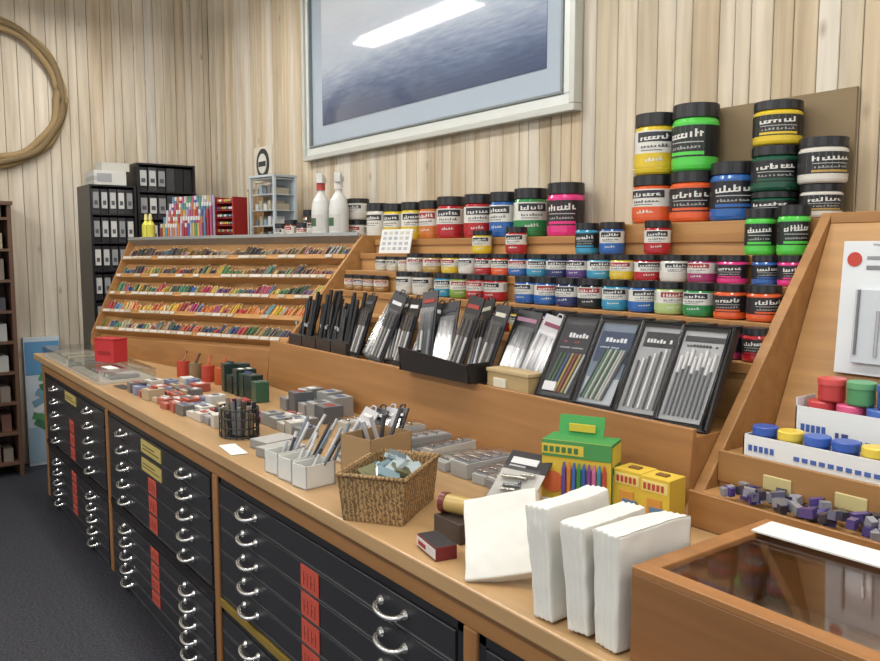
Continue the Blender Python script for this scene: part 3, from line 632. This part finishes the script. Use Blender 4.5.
clutter('pencil_lead_tins',-3.42,1.46,8,.42,.13,[(22,56,46),(30,48,42),(50,84,62)],.05,.09,(.08,.13))
clutter('grey_sharpener_boxes',-2.86,1.515,9,.40,.18,[(110,112,114),(136,136,134),(84,86,90)],.07,.12,(.04,.09))
clutter('grey_eraser_boxes',-2.66,1.315,8,.34,.15,[(140,140,136),(110,110,110),(170,168,160)],.07,.12,(.02,.05))
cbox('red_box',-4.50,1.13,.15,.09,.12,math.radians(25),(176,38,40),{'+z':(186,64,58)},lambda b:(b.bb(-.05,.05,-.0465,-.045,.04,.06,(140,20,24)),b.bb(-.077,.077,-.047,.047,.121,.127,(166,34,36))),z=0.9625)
for (x0,x1) in ((-5.5,-4.82),(-4.79,-4.12)):
    b=MB();b.bb(x0,x1,.97,1.25,Z,Z+.012,(184,178,166),'plastic')
    for (a,c_,d_,e_) in ((x0,x1,.97,.976),(x0,x1,1.244,1.25),(x0,x0+.006,.976,1.244),(x1-.006,x1,.976,1.244)): b.bb(a,c_,d_,e_,Z+.012,Z+.055,(255,255,255),'clear')
    b.bb(x0,x1,.97,1.25,Z+.056,Z+.06,(255,255,255),'clear')
    for i in range(9): b.box((x0+.06+i*.068,1.11,Z+.022),(.045,.14,.016),random.choice([(190,186,176),(160,140,110),(204,202,194),(150,150,150)]),'plastic')
    b.build('acrylic_display_tray')
cbox('price_card',-4.25,1.06,.12,.05,.003,.1,(216,216,212),z=Z+.0615)
cbox('price_card',-3.98,1.05,.14,.05,.003,.1,(60,56,52))
b=MB()
for k in range(4):
    x=-4.15+k*.12;y=1.42+k*.022-.02
    b.cyl((x,y,Z),.034,.08,random.choice([(176,84,44),(166,60,44),(120,100,74)]),'plastic',14)
    for i in range(5): b.rod((x+random.uniform(-.015,.015),y,Z+.08),(x+random.uniform(-.03,.03),y+.02,Z+.13),.004,random.choice([(180,100,50),(160,60,48),(60,50,40)]))
b.build('brush_pots')
# ------------------------------------------------------------------ items on organiser top
ZT=1.607
def top_bottle(x,y,h,c,cap,name='paint_bottle'):
    b=MB();b.lathe((x,y,ZT),[(.026,0),(.028,h*.1),(.028,h*.62),(.012,h*.74),(.011,h*.8)],[c]*4,'plastic',16);b.lathe((x,y,ZT),[(.014,h*.8),(.009,h)],[cap],'plastic',12);b.build(name)
for i in range(2): top_bottle(-5.51+.055*i,1.64+.012*i,.19,(190,184,64),(205,198,130))
b=MB()
for i in range(17):
    for k in range(5):
        c=random.choice([(160,50,60),(180,110,60),(166,86,120),(90,128,156),(70,86,138),(180,160,84),(90,134,104),(160,150,170),(190,186,182)])
        xx=-5.47+i*.0245;y_=1.73+i*.008+k*.021;hh=.10+k*.045
        b.rod((xx,y_,ZT),(xx,y_,ZT+hh),.010,c,'plastic',8)
        b.rod((xx,y_,ZT+hh),(xx,y_,ZT+hh+.025),.009,random.choice([(200,200,198),c,c]),'plastic',8)
b.build('marker_pen_display')
b=MB();b.M=T(-5.03,2.04,ZT,math.radians(20));RK=(150,40,42)
b.bb(-.085,-.075,-.06,.06,0,.29,RK,'plastic');b.bb(.075,.085,-.06,.06,0,.29,RK,'plastic');b.bb(-.075,.075,.05,.06,0,.29,RK,'plastic')
for k in range(6):
    b.bb(-.075,.075,-.06,.05,.01+k*.048,.015+k*.048,RK,'plastic')
    for i in range(7): b.rod((-.064+i*.021,-.052,.028+k*.048),(-.064+i*.021,.04,.028+k*.048),.0085,random.choice([(170,60,60),(200,200,196),(70,100,150),(180,150,70),(140,50,84),(90,130,100)]),'plastic',8)
b.build('red_marker_rack')
b=MB();b.M=T(-4.93,2.22,ZT,math.radians(15));b.bb(-.09,.06,-.05,.05,0,.33,(166,134,92),'woodv');b.bb(-.095,.065,-.055,.055,.331,.342,(156,122,78),'wood')
for i in range(3): b.bb(-.08+i*.045,-.05+i*.045,-.052,-.05,.03,.30,(146,112,70),'wood')
b.build('wooden_pencil_box',0.002)
cw,cd,ch=.12,.08,.40
b=MB();b.M=T(-4.74,2.20,ZT,math.radians(12))
for sx in(-1,1):
    for sy in(-1,1): b.bb(sx*cw-.008,sx*cw+.008,sy*cd-.008,sy*cd+.008,0,ch,(190,200,206),'plastic')
b.bb(-cw,cw,cd-.004,cd,0,ch,(180,190,196),'plastic')
for k in range(5):
    b.bb(-cw,cw,-cd,cd-.005,.0+k*.097,.006+k*.097,(190,198,202),'plastic')
    if k<4:
        for i in range(5): b.bb(-.105+i*.043,-.075+i*.043,-.06,.05,.007+k*.097,.045+.02*(i%2)+k*.097,random.choice([(205,205,205),(110,110,116),(140,156,170),(170,160,140)]),'plastic')
b.bb(-cw-.006,cw+.006,-cd-.013,-cd-.010,0,ch,(255,255,255),'clear');b.bb(-cw-.01,cw+.01,-cd-.01,cd+.01,ch,ch+.014,(176,184,188),'plastic')
b.build('clear_display_cabinet')
for x,y,h,c in ((-4.46,2.12,.11,BLK),(-4.37,2.14,.13,(120,60,40)),(-4.28,2.17,.11,(60,60,66)),(-4.20,2.2,.15,(120,60,40)),(-4.50,2.33,.20,(150,120,90)),(-4.1,2.34,.18,(90,60,120)),(-4.40,2.35,.18,BLK),(-4.30,2.34,.22,(180,170,150)),(-4.20,2.33,.20,(120,110,100))): jar(x,y,ZT,.078,h,c,'white')
def spray(x,y,c,trig,k=1.3):
    b=MB();b.M=T(x,y,ZT+.018,math.radians(-40))@Matrix.Scale(k,4)
    b.lathe((0,0,-.013),[(.038,0),(.042,.015),(.042,.133),(.036,.173),(.016,.203),(.014,.218)],[c,c,c,c,c],'plastic',20)
    b.patch(.0428,-160,20,.03,.10,(190,186,180));b.patch(.0432,-120,-20,.05,.085,(60,90,60) if trig[0]<220 else (190,120,60))
    b.lathe((0,0,.205),[(.019,0),(.019,.03)],[trig],'plastic',16);b.hexa([(-.055,-.013,.26),(.03,-.013,.275),(.03,-.013,.235),(-.055,-.013,.24)],[(-.055,.013,.26),(.03,.013,.275),(.03,.013,.235),(-.055,.013,.24)],c,'plastic')
    b.hexa([(-.035,-.007,.24),(-.02,-.007,.24),(-.035,-.007,.18),(-.045,-.007,.18)],[(-.035,.007,.24),(-.02,.007,.24),(-.035,.007,.18),(-.045,.007,.18)],trig,'plastic')
    b.lathe((-.068,0,.25),[(.009,0),(.009,.014)],[trig],'plastic',10,None,Matrix.Rotation(math.pi/2,3,'Y'));b.build('spray_bottle')
spray(-4.07,2.18,(204,204,200),(170,60,50));spray(-3.94,2.22,(204,204,200),(212,206,200))
b=MB();ax=Matrix.Rotation(math.pi/2,3,'X');bx=-5.42;bz=2.17
b.bb(bx-.15,bx+.15,W-.006,W-.001,bz-.13,bz+.12,(200,194,176));b.cyl((bx,W-.006,bz),.105,.004,(50,50,52),'matte',24,ax);b.cyl((bx,W-.010,bz),.07,.003,(205,202,190),'matte',24,ax);b.bb(bx-.06,bx+.06,W-.015,W-.013,bz-.02,bz+.015,(50,50,52));b.build('round_badge_sign')
# ------------------------------------------------------------------ far-left black file racks
def rack(y0,y1,zt,n,name,lab=1.0):
    b=MB();x0,x1=XE+.005,-6.06;BK=(26,26,29)
    b.bb(x0,x1,y0,y0+.015,0,zt,BK,'plastic');b.bb(x0,x1,y1-.015,y1,0,zt,BK,'plastic');b.bb(x0,x0+.01,y0,y1,0,zt,BK,'plastic')
    h=(zt-.2)/n
    for k in range(n+1): b.bb(x0,x1,y0+.015,y1-.015,.2+k*h-.012,.2+k*h,BK,'plastic')
    m=max(2,int((y1-y0)/.062));w=(y1-y0-.03)/m
    for k in range(n):
        for i in range(m):
            yy=y0+.015+i*w;b.bb(x0+.02,x1-.015-random.uniform(0,.02),yy+.003,yy+w-.003,.2+k*h,.2+k*h+h*.86,random.choice([(40,40,44),(60,60,64),(34,34,38)]),'plastic')
            if random.random()<lab and not(lab<1 and i>m*.45):
                b.bb(x1-.016,x1-.010,yy+.010,yy+w-.010,.2+k*h+h*.18,.2+k*h+h*.74,random.choice([(180,182,180),(140,142,144),(196,196,192)]))
                b.bb(x1-.0105,x1-.0095,yy+.018,yy+w-.018,.2+k*h+h*.3,.2+k*h+h*.45,(80,80,86))
    b.build(name)
rack(1.42,1.74,2.02,9,'black_file_rack');rack(1.75,2.18,2.19,10,'black_file_rack',.9)
b=MB();b.M=T(-6.2,1.58,2.022);b.bb(-.12,.12,-.12,.1,0,.10,(196,196,190));b.bb(-.10,.10,-.06,.13,.101,.16,(186,184,176));b.bb(-.121,.121,-.121,-.02,.03,.06,(170,170,166));b.bb(.12,.122,-.1,.0,.02,.08,(150,152,154));b.build('paper_stack')
b=MB();c=(88,62,46);x0,x1,y0,y1,zt=XE+.005,-6.12,.15,.93,1.86
b.bb(x0,x1,y0,y0+.025,0,zt,c,'woodv');b.bb(x0,x1,y1-.025,y1,0,zt,c,'woodv');b.bb(x0,x0+.01,y0,y1,0,zt,(70,48,34),'woodv');b.bb(x0,x1+.01,y0-.01,y1+.01,zt,zt+.025,c,'wood')
for k in range(9):
    z=.08+k*.21;b.bb(x0,x1,y0+.025,y1-.025,z,z+.018,c,'wood')
    for i in range(9): b.bb(x0+.03,x1-.03-random.uniform(0,.03),y0+.04+i*.078,y0+.10+i*.078,z+.018,z+.018+random.uniform(.08,.15),random.choice([(150,150,146),(110,100,90),(60,60,66),(150,136,116),(90,60,50)]),'matte')
b.build('dark_wooden_bookcase')
b=MB();b.M=T(-6.36,1.12,0.001,0,0,math.radians(-2));b.bb(-.03,.03,-.12,.12,0,.93,(190,202,210));b.bb(.031,.033,-.115,.115,.02,.28,(150,176,194));b.bb(.031,.033,-.115,.115,.66,.9,(90,142,184))
for k in range(8): b.box((.034,-.05+.012*k+random.uniform(-.02,.02),.3+.055*k),(.002,.09,.05),random.choice([(80,140,90),(60,110,80),(110,150,170),(206,212,216)]),'matte',(random.uniform(-.8,.8),0,0))
b.build('blue_display_carton',0.002)
# ------------------------------------------------------------------ camera
cam=bpy.data.cameras.new('camera');co=bpy.data.objects.new('camera',cam);bpy.context.collection.objects.link(co)
cam.sensor_width=36;cam.lens=804/880*36;cam.clip_start=0.02
yaw=math.radians(36.5);p=math.radians(5.7)
F=Vector((-math.cos(yaw)*math.cos(p),math.sin(yaw)*math.cos(p),-math.sin(p)))
co.location=(0,0,1.557);co.rotation_euler=F.to_track_quat('-Z','Y').to_euler()
sc=bpy.context.scene;sc.camera=co
sc.view_settings.view_transform='Standard';sc.view_settings.look='None';sc.view_settings.exposure=0.0
